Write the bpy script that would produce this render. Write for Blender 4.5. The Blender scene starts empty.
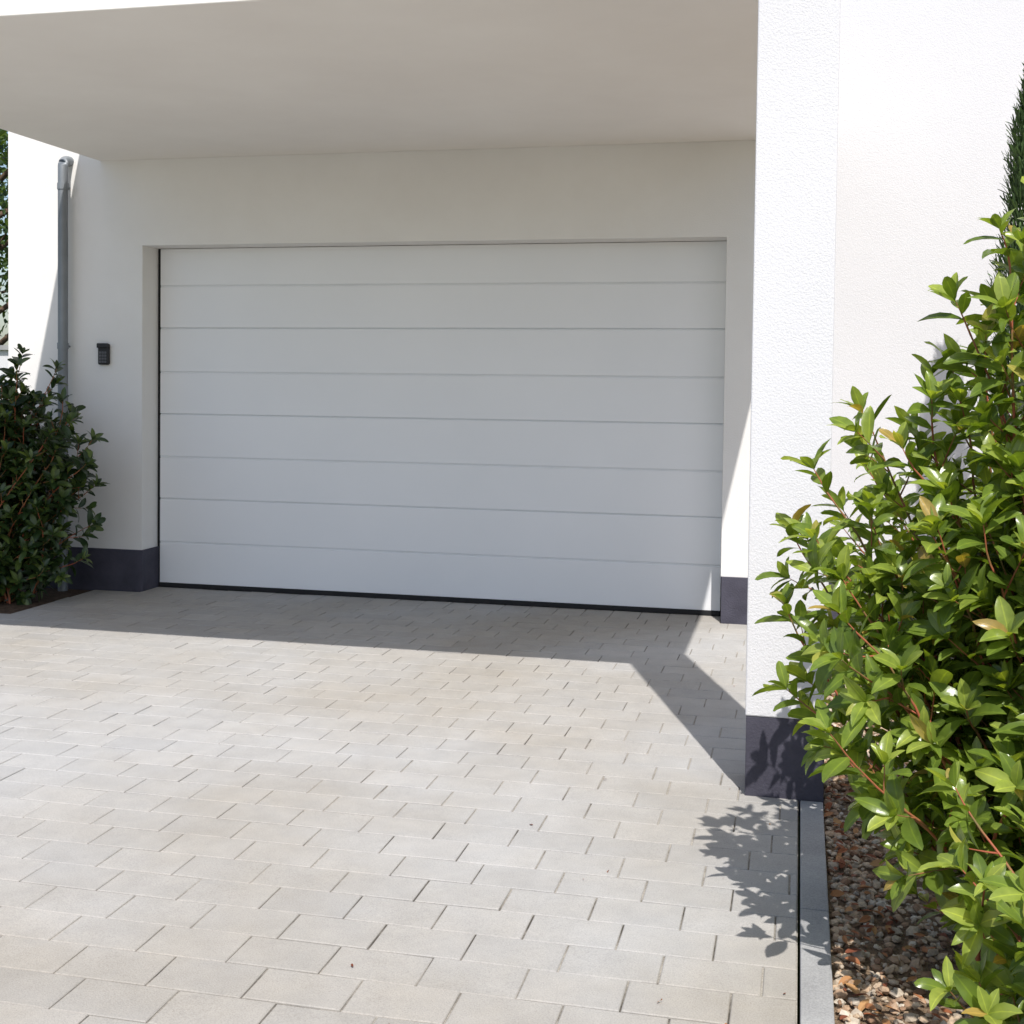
import bpy, math, random
import numpy as np
from mathutils import Vector, Matrix
random.seed(4); RNG=np.random.default_rng(7)
H=2.5; W=4.1463; D=.2533; xs=-.3398; zs=3.1123; yr=-3.6219; p1=4.4501; p2=4.7436; py=-3.7597; k1=4.6519; k2=4.7385

sc=bpy.context.scene
# ---------- helpers ----------
def link(o,parent=None):
    sc.collection.objects.link(o)
    if parent: o.parent=parent
    return o
def empty(n):
    o=bpy.data.objects.new(n,None); o.empty_display_size=.2; return link(o)
def meshobj(n,vs,fs,mats,mi=None,parent=None,smooth=False,attr=None):
    m=bpy.data.meshes.new(n); m.from_pydata([tuple(v) for v in vs],[],[tuple(f) for f in fs])
    for mt in mats: m.materials.append(mt)
    if mi is not None: m.polygons.foreach_set('material_index',np.asarray(mi,dtype=np.int32))
    if smooth: m.polygons.foreach_set('use_smooth',np.ones(len(m.polygons),dtype=bool))
    if attr is not None:
        a=m.color_attributes.new('tint','FLOAT_COLOR','POINT'); a.data.foreach_set('color',np.asarray(attr,dtype=np.float32).ravel())
    m.update(); return link(bpy.data.objects.new(n,m),parent)
BF=[(0,1,3,2),(4,6,7,5),(0,4,5,1),(2,3,7,6),(0,2,6,4),(1,5,7,3)]
def boxes(n,lst,mats,parent=None,bevel=0,mis=None):
    vs=[];fs=[];mi=[]
    for i,(a,b) in enumerate(lst):
        o=len(vs); vs+=[(x,y,z) for x in(a[0],b[0]) for y in(a[1],b[1]) for z in(a[2],b[2])]
        fs+=[tuple(o+k for k in f) for f in BF]; mi+=[mis[i] if mis else 0]*6
    o=meshobj(n,vs,fs,mats,mi,parent)
    if bevel:
        md=o.modifiers.new('b','BEVEL'); md.width=bevel; md.segments=2
    return o
def tube(path,rad,n=8,cap=False):
    vs=[];fs=[];path=[Vector(p) for p in path]
    for i,p in enumerate(path):
        t=(path[min(i+1,len(path)-1)]-path[max(i-1,0)]).normalized()
        a=t.cross(Vector((0,1,0))) if abs(t.z)>.9 else t.cross(Vector((0,0,1)))
        a.normalize(); b=t.cross(a); r_=rad[i] if hasattr(rad,'__len__') else rad
        for k in range(n):
            an=2*math.pi*k/n; vs.append(tuple(p+(a*math.cos(an)+b*math.sin(an))*r_))
    for i in range(len(path)-1):
        for k in range(n):
            k2_=(k+1)%n; fs.append((i*n+k,i*n+k2_,(i+1)*n+k2_,(i+1)*n+k))
    if cap: fs.append(tuple(range(n))[::-1]); fs.append(tuple((len(path)-1)*n+k for k in range(n)))
    return vs,fs
def merge(parts):
    V=[];F=[]
    for v,f in parts:
        o=len(V); V+=list(v); F+=[tuple(o+k for k in q) for q in f]
    return V,F
# ---------- materials ----------
class M:
    def __init__(s,n,rough=.8,spec=.3):
        s.m=bpy.data.materials.new(n); s.m.use_nodes=True; s.t=s.m.node_tree; s.b=s.t.nodes['Principled BSDF']
        s.b.inputs['Roughness'].default_value=rough; s.b.inputs['Specular IOR Level'].default_value=spec
        s.co=s.t.nodes.new('ShaderNodeTexCoord').outputs['Object']
    def noise(s,scale,det=3,rough=.5,vec=None,sc3=None):
        n=s.t.nodes.new('ShaderNodeTexNoise'); n.inputs['Scale'].default_value=scale; n.inputs['Detail'].default_value=det; n.inputs['Roughness'].default_value=rough
        v=vec or s.co
        if sc3:
            mp=s.t.nodes.new('ShaderNodeMapping'); mp.inputs['Scale'].default_value=sc3; s.t.links.new(v,mp.inputs[0]); v=mp.outputs[0]
        s.t.links.new(v,n.inputs['Vector']); return n.outputs['Fac']
    def ramp(s,fac,stops):
        n=s.t.nodes.new('ShaderNodeValToRGB'); e=n.color_ramp.elements
        while len(e)<len(stops): e.new(.5)
        for i,(p,c) in enumerate(stops):
            e[i].position=p; e[i].color=(*(c if hasattr(c,'__len__') else (c,)*3),1)
        s.t.links.new(fac,n.inputs[0]); return n.outputs[0]
    def mix(s,a,b,f,mode='MIX'):
        n=s.t.nodes.new('ShaderNodeMix'); n.data_type='RGBA'; n.blend_type=mode
        for v,i in((f,0),(a,6),(b,7)):
            if isinstance(v,bpy.types.NodeSocket): s.t.links.new(v,n.inputs[i])
            else: n.inputs[i].default_value=v if i==0 else (*v,1)
        return n.outputs[2]
    def col(s,c):
        if isinstance(c,bpy.types.NodeSocket): s.t.links.new(c,s.b.inputs['Base Color'])
        else: s.b.inputs['Base Color'].default_value=(*c,1)
    def bump(s,h,st,dist):
        n=s.t.nodes.new('ShaderNodeBump'); n.inputs['Strength'].default_value=st; n.inputs['Distance'].default_value=dist
        s.t.links.new(h,n.inputs['Height'])
        if s.b.inputs['Normal'].links: s.t.links.new(s.b.inputs['Normal'].links[0].from_socket,n.inputs['Normal'])
        s.t.links.new(n.outputs[0],s.b.inputs['Normal'])
    def attr(s):
        n=s.t.nodes.new('ShaderNodeAttribute'); n.attribute_name='tint'; sp=s.t.nodes.new('ShaderNodeSeparateColor'); s.t.links.new(n.outputs['Color'],sp.inputs[0]); return sp.outputs
st=M('white_render',.9,.1)
st.col(st.ramp(st.mix(st.ramp(st.noise(1.1,5,.6),[(.3,0),(.7,1)]),st.ramp(st.noise(150,2),[(.3,0),(.7,1)]),.6),[(.1,(.68,.676,.69)),(.9,(.755,.75,.763))]))
st.bump(st.noise(140,3,.65),.7,.0035); stucco=st.m
sf=M('soffit_paint',.85,.2)
sf.col(sf.ramp(sf.noise(1.2,5,.6),[(.3,(.81,.775,.725)),(.7,(.86,.83,.78))])); sf.bump(sf.noise(180,2),.25,.002); sf.bump(sf.noise(2.5,2),.2,.015); soffit=sf.m
sm=M('smooth_render',.85,.2)
smc=sm.ramp(sm.noise(1.6,5,.6),[(.3,(.785,.765,.735)),(.7,(.83,.815,.79))])
sm.col(smc); sm.bump(sm.noise(150,3),.5,.003); sm.bump(sm.noise(3,3),.2,.01); smooth=sm.m
pl=M('plinth_paint',.7,.3); pl.col(pl.ramp(pl.noise(6,5,.6),[(.3,(.050,.048,.066)),(.7,(.078,.075,.10))])); pl.bump(pl.noise(90,3,.6),.7,.004); plinth=pl.m
dr=M('door_paint',.42,.4); dr.col(dr.ramp(dr.noise(1.1,4,.5),[(.3,(.82,.828,.838)),(.7,(.855,.86,.868))])); dr.bump(dr.noise(60,3,.6,sc3=(1,1,5)),.12,.001); dr.bump(dr.noise(2.2,2),.12,.006); doorm=dr.m
def simple(n,c,r_=.6,sp=.4,metal=0,bs=40,bd=.001):
    s=M(n,r_,sp); s.col(s.ramp(s.noise(bs*.3,4),[(.3,[v*.85 for v in c]),(.7,[min(1,v*1.12) for v in c])])); s.b.inputs['Metallic'].default_value=metal; s.bump(s.noise(bs,3),.2,bd); return s.m
rubber=simple('black_rubber',(.012,.012,.013),.7)
black=simple('black_plastic',(.018,.018,.02),.45)
grey=simple('grey_plastic',(.12,.12,.13),.5)
zinc=simple('zinc',(.24,.26,.28),.5,.5,.4,14)
capm=simple('zinc_cap',(.25,.26,.27),.5,.5,.6,14)
glass=simple('window_glass',(.03,.035,.04),.08,.6)
# paving
pv=M('concrete_paver',.85,.25); a=pv.attr()
base=pv.ramp(a[0],[(0,(.395,.394,.388)),(.5,(.42,.417,.407)),(1,(.447,.442,.430))])
stain=pv.ramp(pv.noise(.45,6,.6),[(.40,(1,1,1)),(.66,(.85,.79,.70))])
speck=pv.ramp(pv.noise(230,3,.7),[(.3,(.78,.78,.78)),(.5,(1,1,1)),(.72,(1.13,1.13,1.12))])
blot=pv.ramp(pv.noise(7,6,.7),[(.3,(.90,.90,.905)),(.65,(1.04,1.035,1.03))])
c=pv.mix(base,stain,1.0,'MULTIPLY'); c=pv.mix(c,speck,1.0,'MULTIPLY'); c=pv.mix(c,blot,1.0,'MULTIPLY'); pv.col(c)
pv.bump(pv.noise(260,3,.7),.6,.0018); paver=pv.m
sd=M('joint_sand',.95,.1)
sd.col(sd.mix(sd.ramp(sd.noise(1.3,6,.7),[(.40,(.10,.09,.075)),(.54,(.42,.39,.34))]),sd.ramp(sd.noise(160,3),[(.3,(.6,.6,.6)),(.7,(1.1,1.1,1.1))]),1.0,'MULTIPLY')); sd.bump(sd.noise(200,3),.6,.003); sand=sd.m
kb=M('kerb_concrete',.9,.2); kb.col(kb.mix(kb.ramp(kb.noise(5,5,.6),[(.3,(.30,.30,.30)),(.7,(.39,.39,.385))]),kb.ramp(kb.noise(220,3),[(.3,(.8,.8,.8)),(.7,(1.1,1.1,1.1))]),1.0,'MULTIPLY')); kb.bump(kb.noise(200,3),.5,.002); kerbm=kb.m
so=M('soil',.95,.1); so.col(so.ramp(so.noise(30,6,.7),[(.3,(.05,.035,.025)),(.7,(.14,.10,.07))])); so.bump(so.noise(40,5,.7),.8,.02); soil=so.m
gr=M('lawn',.9,.1); gr.col(gr.ramp(gr.noise(3,8,.75),[(.3,(.04,.06,.02)),(.7,(.10,.13,.045))])); gr.bump(gr.noise(60,5,.7),.8,.03); lawn=gr.m
gv=M('gravel_stone',.8,.3); a=gv.attr()
gv.col(gv.mix(gv.ramp(a[0],[(0,(.22,.12,.07)),(.22,(.42,.28,.18)),(.55,(.56,.44,.31)),(.8,(.42,.35,.27)),(1,(.66,.58,.47))]),gv.ramp(gv.noise(90,3),[(.3,(.75,.75,.75)),(.7,(1.1,1.1,1.1))]),1.0,'MULTIPLY')); gravelm=gv.m
gb=M('gravel_fines',.95,.1); gb.col(gb.ramp(gb.noise(70,4,.7),[(.3,(.16,.10,.065)),(.7,(.40,.30,.20))])); gb.bump(gb.noise(80,4,.7),1,.02); fines=gb.m
dl=M('dry_leaf',.7,.3); a=dl.attr(); dl.col(dl.ramp(a[0],[(0,(.14,.04,.02)),(.5,(.30,.10,.04)),(1,(.40,.22,.09))])); dryleaf=dl.m
bk=M('bark',.85,.2); bk.col(bk.ramp(bk.noise(30,5,.7),[(.3,(.07,.045,.03)),(.7,(.16,.11,.075))])); bk.bump(bk.noise(60,4),.6,.004); bark=bk.m
rs=M('red_stem',.6,.3); rs.col(rs.ramp(rs.noise(12,4,.6),[(.35,(.16,.13,.045)),(.58,(.36,.10,.05))])); stem=rs.m
def leafmat(n,dark,mid,new,trans,rough=.35,red=None):
    s=M(n,rough,.45); a=s.attr()
    c=s.ramp(a[0],[(0,dark),(.55,mid),(.93,new)]+([(1,red)] if red else []))
    c=s.mix(c,s.ramp(a[1],[(0,(1.5,1.45,1.15)),(.14,(1,1,1)),(1,(.93,.95,.9))]),1.0,'MULTIPLY')
    c=s.mix(c,s.ramp(s.noise(40,3),[(.3,(.80,.83,.8)),(.7,(1.12,1.1,1.05))]),1.0,'MULTIPLY')
    s.col(c); s.bump(s.noise(90,2),.25,.002)
    tr=s.t.nodes.new('ShaderNodeBsdfTranslucent'); mx=s.t.nodes.new('ShaderNodeMixShader'); mx.inputs[0].default_value=trans
    tc=s.mix(c,(1.9,1.9,.5),1.0,'MULTIPLY'); s.t.links.new(tc,tr.inputs[0])
    out=s.t.nodes['Material Output']; s.t.links.new(s.b.outputs[0],mx.inputs[1]); s.t.links.new(tr.outputs[0],mx.inputs[2]); s.t.links.new(mx.outputs[0],out.inputs[0]); return s.m
leafA=leafmat('laurel_leaf',(.055,.095,.018),(.17,.24,.04),(.34,.40,.085),.34,.27,(.38,.27,.08))
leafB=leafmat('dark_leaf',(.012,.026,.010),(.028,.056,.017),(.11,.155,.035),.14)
leafC=leafmat('conifer_leaf',(.03,.06,.02),(.065,.12,.04),(.10,.17,.055),.1,.7)
leafT=leafmat('tree_leaf',(.02,.045,.012),(.05,.09,.02),(.10,.15,.03),.25)

# ---------- ground ----------
bed=-.36
meshobj('ground',[(-400,-400,-.06),(400,-400,-.06),(400,400,-.06),(-400,400,-.06)],[(0,1,2,3)],[lawn])
def pavers():
    vs=[];fs=[];at=[]
    L0=.262;R0=.168;g=.0035
    def pav(x0,x1,y0,y1):
        if x1-x0<.02: return
        o=len(vs); ch=.0025; z=-RNG.random()*.0014; tx,ty=RNG.normal(0,.0006,2)
        x0+=g/2+RNG.random()*.0012; x1-=g/2+RNG.random()*.0012; y0+=g/2+RNG.random()*.001; y1-=g/2+RNG.random()*.001
        for X,Y,s in((x0+ch,y0+ch,0),(x1-ch,y0+ch,0),(x1-ch,y1-ch,0),(x0+ch,y1-ch,0),(x0,y0,-ch),(x1,y0,-ch),(x1,y1,-ch),(x0,y1,-ch),(x0,y0,-.03),(x1,y0,-.03),(x1,y1,-.03),(x0,y1,-.03)):
            zz=z+s+(tx if X>(x0+x1)/2 else -tx)+(ty if Y>(y0+y1)/2 else -ty); vs.append((X,Y,zz))
        fs.append((o,o+1,o+2,o+3))
        for k in range(4):
            j=(k+1)%4; fs.append((o+4+k,o+4+j,o+j,o+k)); fs.append((o+8+k,o+8+j,o+4+j,o+4+k))
        t=float(np.clip(RNG.normal(.5,.2),0,1)); at.extend([(t,t,t,1)]*12)
    XR=k1-.002; XW=-6
    x=.0
    while x<W: pav(x,min(x+.19,W),-D-.04,-.03); x+=.19
    y=-D-.04; j=0
    while y>-16:
        y0=y-R0; off=(j%2)*.5*L0+RNG.normal(0,.012)+((j//2)%3)*.03
        xl=XW if y0<-1.35 else bed
        x=XW-off
        while x<XR:
            a_,b_=max(x,xl),min(x+L0,XR)
            if b_>a_+.02: pav(a_,b_,y0,y)
            x+=L0
        y=y0; j+=1
    o=len(vs)
    vs.extend([(XW,-16,-.0055),(XR,-16,-.0055),(XR,-.02,-.0055),(bed,-.02,-.0055),(bed,-1.33,-.0055),(XW,-1.33,-.0055)]); fs.append(tuple(range(o,o+6))); at.extend([(0,0,0,1)]*6)
    meshobj('driveway',vs,fs,[paver,sand],[0]*(len(fs)-1)+[1],attr=at)
pavers()
kb_l=[];y=py-.003
while y>-16:
    kb_l.append(((k1+.005,y-.996,-.2),(k2,y,.002))); y-=1.0
kb_l.append(((k1+.005,py+.29,-.2),(k2,-D-.014,.0)))
boxes('kerb',kb_l,[kerbm],bevel=.004)
GX0=k2+.001
def gravel():
    t=(1+5**.5)/2
    iv=np.array([(-1,t,0),(1,t,0),(-1,-t,0),(1,-t,0),(0,-1,t),(0,1,t),(0,-1,-t),(0,1,-t),(t,0,-1),(t,0,1),(-t,0,-1),(-t,0,1)])/1.9
    iff=np.array([(0,11,5),(0,5,1),(0,1,7),(0,7,10),(0,10,11),(1,5,9),(5,11,4),(11,10,2),(10,7,6),(7,1,8),(3,9,4),(3,4,2),(3,2,6),(3,6,8),(3,8,9),(4,9,5),(2,4,11),(6,2,10),(8,6,7),(9,8,1)])
    n=16000
    pos=np.stack([GX0+.012+RNG.random(n)**1.35*1.7,-7.6+RNG.random(n)*7.2,-.03+RNG.random(n)*.02],1)
    sz=.0065+RNG.random(n)**2*.0115
    V=np.repeat(iv[None],n,0)*(1+RNG.normal(0,.15,(n,12,1))); V*= (sz[:,None]*np.array([1.25,.95,.65])[None])[:,None,:]
    an=RNG.random(n)*6.283; c,s=np.cos(an)[:,None],np.sin(an)[:,None]; x,y,z=V[...,0],V[...,1],V[...,2]
    ti=RNG.normal(0,.35,n)[:,None]; z2=z*np.cos(ti)+x*np.sin(ti); x=x*np.cos(ti)-z*np.sin(ti)
    V=np.stack([x*c-y*s,x*s+y*c,z2],-1)+pos[:,None,:]
    F=(iff[None]+np.arange(n)[:,None,None]*12).reshape(-1,3)
    t_=RNG.random(n); A=np.repeat(np.stack([t_,t_,t_,np.ones(n)],1),12,0)
    V=V.reshape(-1,3); b=len(V)
    V=np.concatenate([V,[(GX0,-16,-.028),(12,-16,-.028),(12,-D,-.028),(GX0,-D,-.028)]]); A=np.concatenate([A,[(0,0,0,1)]*4])
    F=[tuple(f) for f in F]+[(b,b+1,b+2,b+3)]
    meshobj('gravel_bed',V,F,[gravelm,fines],[0]*(len(F)-1)+[1],attr=A)
gravel()
boxes('soil_bed',[((-6,-1.34,-.3),(bed-.004,-D-.013,-.01))],[soil])

# ---------- house ----------
house=empty('white_house')
TOP=6.6; XL=-1.09; XR=11; pe=.30; XS=4.62
def wall(n,lst,mat): return boxes(n,lst,[mat],house)
wall('front_wall_right',[((XS,-D,pe),(XR,.2,TOP)),],stucco)
def facade():
    y=-D
    V=[(XL,pe),(0,pe),(0,H),(W,H),(W,pe),(XS,pe),(XS,zs),(XL,zs),(XS,TOP),(XL,TOP)]
    vs=[(x,y,z) for x,z in V]+[(x,.2,z) for x,z in V]; b=10
    fr=[(0,1,2,7),(2,3,6,7),(3,4,5,6),(7,6,8,9)]
    fs=fr+[tuple(k+b for k in f[::-1]) for f in fr]
    for i,j in((0,1),(1,2),(2,3),(3,4),(4,5),(8,9),(9,7),(7,0)):
        fs.append((i,i+b,j+b,j))
    meshobj('front_wall_garage',vs,fs,[smooth],parent=house)
facade()
wall('side_and_rear_walls',[((XL,.2,-.1),(XL+.3,9,TOP)),((XR-.3,.2,-.1),(XR,9,TOP)),((XL+.3,8.7,-.1),(XR-.3,9,TOP))],stucco)
boxes('roof_cap',[((XL-.04,-D-.05,TOP),(XR+.04,9.05,TOP+.06))],[capm],house,.005)
boxes('plinth',[((W+.004,-D-.012,-.1),(XR,.1,pe)),((XL+.004,-D-.012,-.1),(.012,.2,pe))],[plinth],house,.003)
boxes('garage_interior',[((-.3,3,-.1),(W+.3,3.1,zs))],[smooth],house)
XRF=4.68; ZT=3.94
boxes('carport_soffit',[((xs,yr,zs),(XRF,-D-.002,zs+.25))],[soffit],house,.004)
boxes('balcony_parapet',[((xs,yr,zs+.25),(XRF,yr+.2,ZT)),((xs,yr+.2,zs+.25),(xs+.2,-D-.002,ZT)),((XRF-.2,yr+.2,zs+.25),(XRF,-D-.002,ZT))],[stucco],house)
PB=py+.285
boxes('pillar',[((p1,py,.302),(p2,PB,TOP))],[stucco],house,.006)
boxes('pillar_plinth',[((p1+.003,py+.004,-.1),(p2-.003,PB-.004,.302))],[plinth],house,.003)
boxes('upper_window',[((1.2,-D-.03,3.6),(3.2,-D-.004,5.9))],[glass],house,.004)
boxes('upper_window_frame',[((1.14,-D-.04,3.5),(1.2,-D-.003,5.96)),((3.2,-D-.04,3.5),(3.26,-D-.003,5.96)),((1.2,-D-.04,5.9),(3.2,-D-.003,5.96)),((2.17,-D-.045,3.6),(2.23,-D-.031,5.9))],[doorm],house)

# ---------- garage door ----------
gd=empty('garage_door')
x0,x1=.024,W-.014; zb=.035; ztop=H-.004
ys=[37,42,44,42,43,42,44,41][::-1]; tot=sum(ys); edges=[zb]
for q in ys: edges.append(edges[-1]+(ztop-zb)*q/tot)
pts=[(0,zb)]
for i,e in enumerate(edges[1:-1]):
    if i%2==1: pts+=[(0,e-.012),(.004,e-.009),(.004,e-.005),(.001,e-.003),(.012,e-.001),(.012,e+.002),(.0,e+.006)]
    else: pts+=[(0,e-.010),(.006,e-.007),(.006,e-.003),(.001,e-.001),(.001,e+.001),(.007,e+.003),(0,e+.008)]
pts.append((0,ztop))
vs=[];fs=[]
for (yy,zz) in pts: vs+=[(x0,yy-.03,zz),(x1,yy-.03,zz)]
for i in range(len(pts)-1): fs.append((2*i,2*i+1,2*i+3,2*i+2))
n=len(vs); vs+=[(x0,.02,zb),(x1,.02,zb),(x0,.02,ztop),(x1,.02,ztop)]; fs+=[(n,n+2,n+3,n+1),(0,n,n+1,1),(2*len(pts)-2,2*len(pts)-1,n+3,n+2)]
meshobj('sectional_panels',vs,fs,[doorm],parent=gd)
boxes('bottom_seal',[((x0,-.038,.0),(x1,.01,zb-.001))],[rubber],gd,.004)
boxes('side_seals',[((.0005,-.022,.0),(x0-.002,.03,H-.001)),((x1+.002,-.012,.0),(W-.0005,.03,H-.001))],[rubber],gd)

# ---------- keypad ----------
kp=empty('wall_keypad'); kz=1.715; f=-D-.002
kx=-.295
boxes('housing',[((kx-.044,f-.03,kz-.075),(kx+.044,f,kz+.078))],[black],kp,.010)
boxes('hood',[((kx-.046,f-.042,kz+.045),(kx+.046,f-.0305,kz+.080))],[black],kp,.006)
bt=[]
for i in range(3):
    for j in range(4): bt.append(((kx-.03+i*.021,f-.034,kz-.062+j*.022),(kx-.013+i*.021,f-.0305,kz-.046+j*.022)))
boxes('buttons',bt,[grey],kp,.002)
# ---------- downpipe ----------
dpn=empty('downpipe'); dx=-.585; yd=-D-.085
arc=[(dx,yd+.06*(1-math.cos(t)),3.07+.045*math.sin(t)) for t in np.linspace(0,math.pi/2,7)]
v,fc=merge([tube([(dx,yd,-.02),(dx,yd,.5),(dx,yd,1.6),(dx,yd,2.9)]+arc+[(dx,-D,3.115)],.036,16)])
meshobj('pipe',v,fc,[zinc],parent=dpn,smooth=True)
v,fc=merge([tube([(dx,yd,z_),(dx,yd,z_+.045)],.041,16,True) for z_ in (.42,1.75,2.9)]+[tube([(dx,yd,z_+.02),(dx,-D,z_+.02)],.008,8) for z_ in(.42,1.75,2.9)])
meshobj('collars',v,fc,[zinc],parent=dpn)

# ---------- foliage ----------
US=np.array([0,.10,.28,.5,.72,.9,1.]); WS=np.array([0,.42,.86,1,.78,.34,0])
def leaves(pos,dr_,up,ln,wd,tint,curl=.22):
    pos,dr_,up=[np.asarray(v,float) for v in(pos,dr_,up)]; n=len(pos); ln=np.asarray(ln)[:,None];wd=np.asarray(wd)[:,None]
    dr_=dr_/np.linalg.norm(dr_,axis=1,keepdims=True); side=np.cross(dr_,up); side/=np.linalg.norm(side,axis=1,keepdims=True)+1e-9; nn=np.cross(side,dr_)
    cu=(curl+RNG.normal(0,.12,n))[:,None]; fold=RNG.uniform(.1,.55,n)[:,None]; tw=RNG.normal(0,.15,n)[:,None]
    V=[];A=[];idx={}
    cnt=0; K=len(US)
    for k,(u,w) in enumerate(zip(US,WS)):
        c=pos+dr_*ln*u*(1-.12*u*u)-nn*ln*cu*u*u
        V.append(c);A.append(0);idx[(k,0)]=cnt;cnt+=1
        if 0<k<K-1:
            for s in(-1,1):
                V.append(c+side*wd*.5*w*s*(1-.1*fold)+nn*wd*.5*w*fold+nn*wd*tw*s*u); A.append(1); idx[(k,s)]=cnt; cnt+=1
    F=[]
    for s in(-1,1):
        for k in range(K-1):
            a_=idx[(k,0)];b_=idx[(k+1,0)]
            if k==0: q=(a_,idx[(1,s)],b_)
            elif k==K-2: q=(a_,idx[(k,s)],b_)
            else: q=(a_,idx[(k,s)],idx[(k+1,s)],b_)
            F.append(q if s==-1 else q[::-1])
    V=np.stack(V,1).reshape(-1,3)
    A=np.array(A,float)[None].repeat(n,0); T=np.asarray(tint)[:,None].repeat(cnt,1)
    C=np.stack([T,A,T,np.ones_like(T)],-1).reshape(-1,4)
    FF=[tuple(i*cnt+x for x in q) for i in range(n) for q in F]
    return V,FF,C
def nrm(v): return v/ (np.linalg.norm(v)+1e-9)
def shrub(name,base,targets,lmat,ll=.085,lw=.36,tw_step=.075,tw_len=(.08,.2),newness=.5,start=.25,stemr=.007,lstep=.021):
    base=np.array(base,float); parts=[];LP=[];LD=[];LU=[];LL=[];LT=[]
    def addleaf(p,t,phi,elev,size,tint):
        a_=nrm(np.cross(t,[.3,.2,1.0]) if abs(t[2])<.97 else np.cross(t,[1,0,0])); b_=np.cross(t,a_)
        rad=a_*math.cos(phi)+b_*math.sin(phi); d_=nrm(t*elev+rad+np.array([0,0,.12])+RNG.normal(0,.16,3))
        u_=t*.9-rad*.3+np.array([0,0,.7])+np.array([.1,-.25,0])+RNG.normal(0,.2,3)
        LP.append(p);LD.append(d_);LU.append(nrm(u_));LL.append(size);LT.append(tint)
    def twig(p,d_,L,r0):
        n=max(3,int(L/.04)); pts=[p]; t=nrm(d_)
        for i in range(n):
            t=nrm(t+np.array([0,0,.07])+RNG.normal(0,.07,3)); pts.append(pts[-1]+t*L/n)
        parts.append(tube(pts,[r0*(1-.6*i/n) for i in range(n+1)],5))
        s=.25*L; phi=RNG.random()*6.28
        while s<L:
            u=s/L; i=min(n-1,int(u*n)); fr=u*n-i; pp=pts[i]*(1-fr)+pts[i+1]*fr; tt=nrm(pts[i+1]-pts[i])
            addleaf(pp,tt,phi,.35+.5*u,ll*RNG.uniform(.65,1.15),float(np.clip(RNG.normal(.35+.35*u*newness,.17),0,1))); phi+=2.4; s+=lstep*RNG.uniform(.7,1.3)
        for k in range(5): addleaf(pts[-1],t,phi,1.3,ll*RNG.uniform(.5,.95),float(np.clip(RNG.normal(.45+.5*newness,.16),0,1))); phi+=2.4
    for tg in targets:
        tg=np.array(tg,float); h=tg-base; b0=base+np.array([RNG.normal(0,.07),RNG.normal(0,.07),0])
        cp=b0+np.array([h[0]*.25,h[1]*.25,h[2]*.55])+RNG.normal(0,.05,3)
        N=14; us=np.linspace(0,1,N+1)
        pts=[(1-u)**2*b0+2*u*(1-u)*cp+u*u*tg+RNG.normal(0,.004,3) for u in us]
        parts.append(tube(pts,[stemr*(1.15-u*.8) for u in us],6))
        Ln=sum(np.linalg.norm(pts[i+1]-pts[i]) for i in range(N)); s=start*Ln; phi=RNG.random()*6.28
        while s<Ln*.97:
            u=s/Ln; i=min(N-1,int(u*N)); fr=u*N-i; pp=pts[i]*(1-fr)+pts[i+1]*fr; tt=nrm(pts[i+1]-pts[i])
            a_=nrm(np.cross(tt,[.3,.1,1])); b_=np.cross(tt,a_); rad=a_*math.cos(phi)+b_*math.sin(phi)
            twig(pp,tt*.75+rad*RNG.uniform(.5,1.0),RNG.uniform(*tw_len)*(1.1-.4*u),.0028); phi+=2.4+RNG.normal(0,.3); s+=tw_step*RNG.uniform(.6,1.4)
        twig(pts[-1],nrm(pts[-1]-pts[-2]),.1,.003)
    e=empty(name); v,fc=merge(parts); meshobj('stems',v,fc,[stem],parent=e,smooth=True)
    V,F,C=leaves(LP,LD,LU,LL,np.array(LL)*lw*RNG.uniform(.85,1.15,len(LL)),LT)
    meshobj('leaves',V,F,[lmat],parent=e,smooth=True,attr=C); return len(LP)
def ell(c,r,n,lo=.55,zmin=.15):
    out=[]
    while len(out)<n:
        v=nrm(RNG.normal(0,1,3)); v[2]=abs(v[2])*1.0-.25; s=RNG.uniform(lo,1)
        p=np.array(c)+v*np.array(r)*s
        if p[2]>zmin: out.append(p)
    return out
n1=shrub('laurel_shrub',(5.25,-5.15,-.02),ell((5.28,-5.12,.85),(.52,.5,.85),36)+[(4.66,-4.88,1.03),(4.64,-4.97,.84),(4.68,-5.05,.66),(4.72,-4.93,1.22),(4.84,-4.9,1.38),(4.97,-4.97,1.47),(5.06,-5.06,1.68),(5.14,-5.14,1.85),(4.82,-5.2,.52),(4.8,-5.1,.95),(4.85,-5.0,1.1),(4.9,-5.2,.75),(5.0,-5.2,1.1),(5.2,-5.1,1.9),(4.78,-5.4,.62),(4.95,-5.05,1.3),(5.05,-5.0,1.5),(4.75,-5.0,1.05)],leafA,ll=.118,tw_step=.066)
n2=shrub('laurel_shrub',(5.4,-4.2,-.02),ell((5.45,-4.2,.95),(.62,.45,.85),32)+[(5.2,-4.3,1.6),(5.35,-4.3,1.8),(5.0,-4.2,.9),(5.0,-4.1,.6),(4.86,-4.2,.78),(4.84,-4.22,1.0),(4.88,-4.15,.5),(4.78,-4.28,.88),(4.9,-4.2,1.2)],leafA,ll=.105)
n3=shrub('laurel_shrub',(5.30,-5.95,-.02),ell((5.27,-5.95,.42),(.36,.4,.42),26,zmin=.1)+[(5.0,-5.9,.5),(4.98,-6.0,.3),(5.02,-5.75,.6)],leafA,ll=.10)
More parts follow.
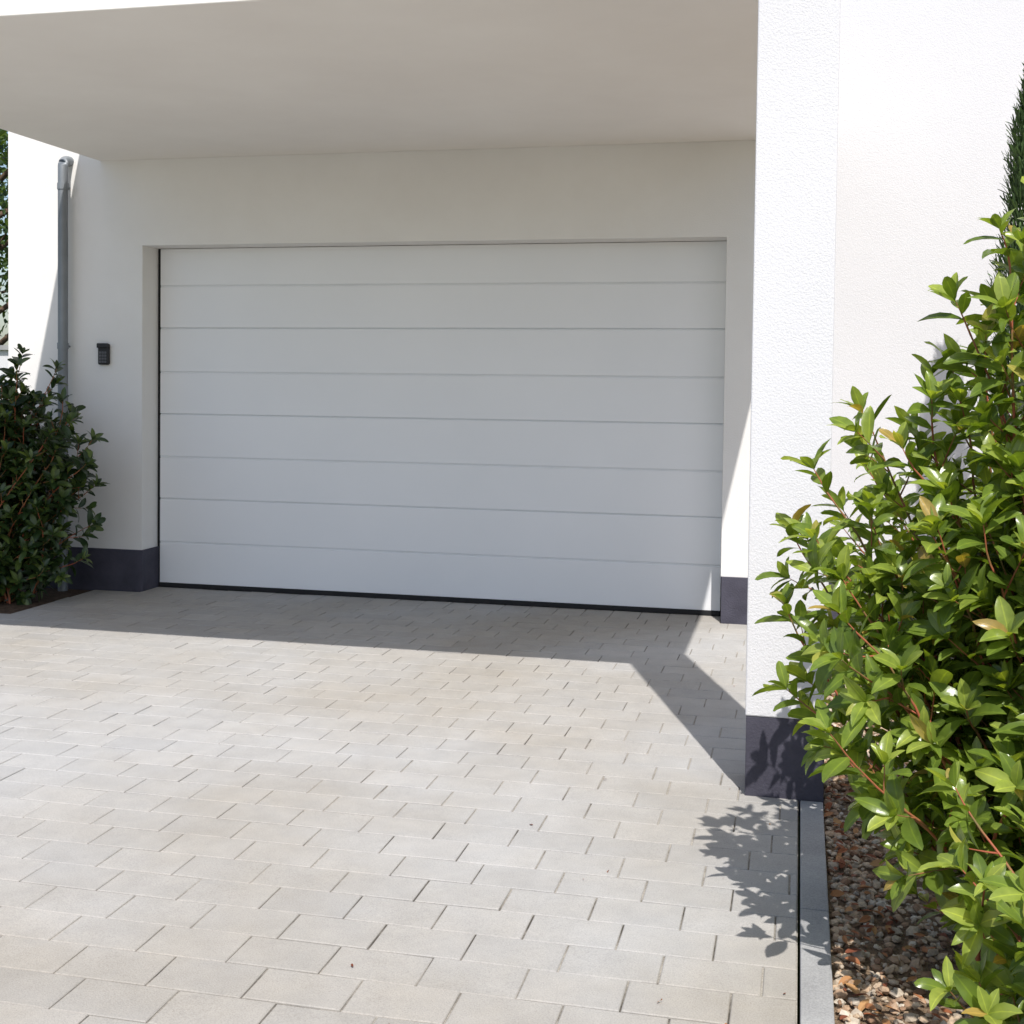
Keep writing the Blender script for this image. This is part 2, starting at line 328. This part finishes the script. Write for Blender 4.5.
n4=shrub('dark_laurel_shrub',(-.78,-.85,-.02),ell((-.72,-.85,.85),(.64,.45,.82),60)+[(-.10,-.85,.75),(-.06,-.9,1.05),(-.12,-.85,.5),(-.32,-.9,1.52),(-.2,-.95,1.3),(-.15,-.8,.9),(-.16,-.9,.28),(-.35,-1.0,.2),(-.5,-1.0,1.6),(-.1,-.95,.9),(-.45,-1.05,.35),(-.3,-1.05,.6)],leafB,ll=.125,newness=.45,start=.10)
def conifer(name,c,h,rb,n=9000):
    u=RNG.random(n)**.85; z=u*h; rr=rb*np.sqrt(np.clip(1-u,0,1))*np.clip(.55+u*4,0,1)*(1+.12*np.sin(z*9+2))
    an=RNG.random(n)*6.283; q=np.sqrt(RNG.uniform(.3,1,n)); x=c[0]+np.cos(an)*rr*q;y=c[1]+np.sin(an)*rr*q
    pos=np.stack([x,y,z+.05],1); d_=np.stack([np.cos(an)*.35,np.sin(an)*.35,np.ones(n)],1)+RNG.normal(0,.2,(n,3))
    V,F,C=leaves(pos,d_,np.stack([np.cos(an),np.sin(an),-.3+0*an],1),RNG.uniform(.05,.12,n),RNG.uniform(.008,.016,n),RNG.random(n),.0)
    e=empty(name); meshobj('foliage',V,F,[leafC],parent=e,smooth=True,attr=C)
    v,fc=tube([(c[0],c[1],-.05),(c[0],c[1],h*.5),(c[0],c[1],h*.9)],[.05,.03,.008],8); meshobj('trunk',v,fc,[bark],parent=e)
conifer('columnar_conifer',(5.83,-1.25),3.22,.29)
def tree(name,c,h,R,n=5000):
    parts=[tube([(c[0],c[1],-.1),(c[0]+.1,c[1],h*.35),(c[0],c[1]+.1,h*.8)],[.16,.11,.03],8)]; cl=[]
    for i in range(16):
        an=i*2.4; z=h*(.3+.5*i/16); t=np.array([c[0]+math.cos(an)*R*RNG.uniform(.4,.9),c[1]+math.sin(an)*R*RNG.uniform(.4,.9),z+h*.15])
        parts.append(tube([(c[0],c[1],z),((c[0]+t[0])/2,(c[1]+t[1])/2,z+.1*h),tuple(t)],[.05,.035,.01],6)); cl.append((t,R*RNG.uniform(.3,.5)))
    cl.append((np.array([c[0],c[1],h*.9]),R*.5)); pos=[]
    for i in range(n):
        t,r_=cl[i%len(cl)]; pos.append(t+nrm(RNG.normal(0,1,3))*r_*RNG.uniform(.5,1)*np.array([1,1,.75]))
    e=empty(name); v,fc=merge(parts); meshobj('trunk_and_limbs',v,fc,[bark],parent=e,smooth=True)
    V,F,C=leaves(pos,RNG.normal(0,1,(n,3))+[0,0,-.2],RNG.normal(0,.5,(n,3))+[0,0,1],RNG.uniform(.1,.2,n),RNG.uniform(.06,.1,n),RNG.random(n)); meshobj('crown',V,F,[leafT],parent=e,attr=C)
tree('deciduous_tree',(-7.6,8.5),6.0,2.4)
tree('deciduous_tree',(-11.5,13),6.5,2.6)
boxes('garden_wall',[((-16,6,-.1),(-1.6,6.2,1.9)),((-16.05,5.95,1.9),(-1.55,6.25,1.96))],[stucco,kerbm],mis=[0,1])
n=1000; gx=GX0+.03+RNG.random(n)**1.4*1.2; gy=-7.3+RNG.random(n)**.8*4.2; gz=np.full(n,-.004)+RNG.random(n)*.012
ln=RNG.uniform(.025,.06,n); m=26
gx[:m]=k1-.03-RNG.random(m)**2*1.3; gy[:m]=-7+RNG.random(m)*5.5; gz[:m]=.004; ln[:m]=RNG.uniform(.008,.022,m)
V,F,C=leaves(np.stack([gx,gy,gz],1),np.concatenate([RNG.normal(0,1,(n,2)),RNG.normal(0,.12,(n,1))],1),np.array([[0,0,1.]]).repeat(n,0)+RNG.normal(0,.3,(n,3)),ln,ln*.4,RNG.random(n),.1)
meshobj('fallen_leaves',V,F,[dryleaf],attr=C)

# ---------- camera ----------
cam=bpy.data.cameras.new('camera'); co=bpy.data.objects.new('camera',cam); sc.collection.objects.link(co); sc.camera=co
cam.sensor_width=36; cam.lens=1263.3*36/1024; cam.shift_x=(512-505.21)/1024; cam.shift_y=(425.6-512)/1024; cam.clip_end=2000
co.matrix_world=Matrix.Translation((4.6292,-8.5401,1.5348))@Matrix.Rotation(.22931,4,'Z')@Matrix.Rotation(math.pi/2-.033005,4,'X')@Matrix.Rotation(.01171,4,'Z')
# ---------- light ----------
EL=56.0; az=Vector((-.335,1,0)).normalized()
wd=bpy.data.worlds.new('World'); sc.world=wd; wd.use_nodes=True
nt=wd.node_tree; sk=nt.nodes.new('ShaderNodeTexSky'); sk.sky_type='NISHITA'; sk.sun_disc=False; sk.sun_elevation=math.radians(EL); sk.sun_rotation=math.atan2(-az.x,-az.y)%(2*math.pi)
sk.dust_density=1.7; sk.ozone_density=1.0; sk.air_density=1.0
nt.links.new(sk.outputs[0],nt.nodes['Background'].inputs[0]); nt.nodes['Background'].inputs[1].default_value=.148
L=bpy.data.lights.new('sun','SUN'); L.energy=4.95; L.angle=math.radians(.5); L.color=(1,.962,.92)
lo=bpy.data.objects.new('sun',L); sc.collection.objects.link(lo)
el=math.radians(EL); dv=Vector((az.x*math.cos(el),az.y*math.cos(el),-math.sin(el))); lo.rotation_euler=dv.to_track_quat('-Z','Y').to_euler()
sc.view_settings.view_transform='Standard'; sc.view_settings.look='None'; sc.view_settings.exposure=0
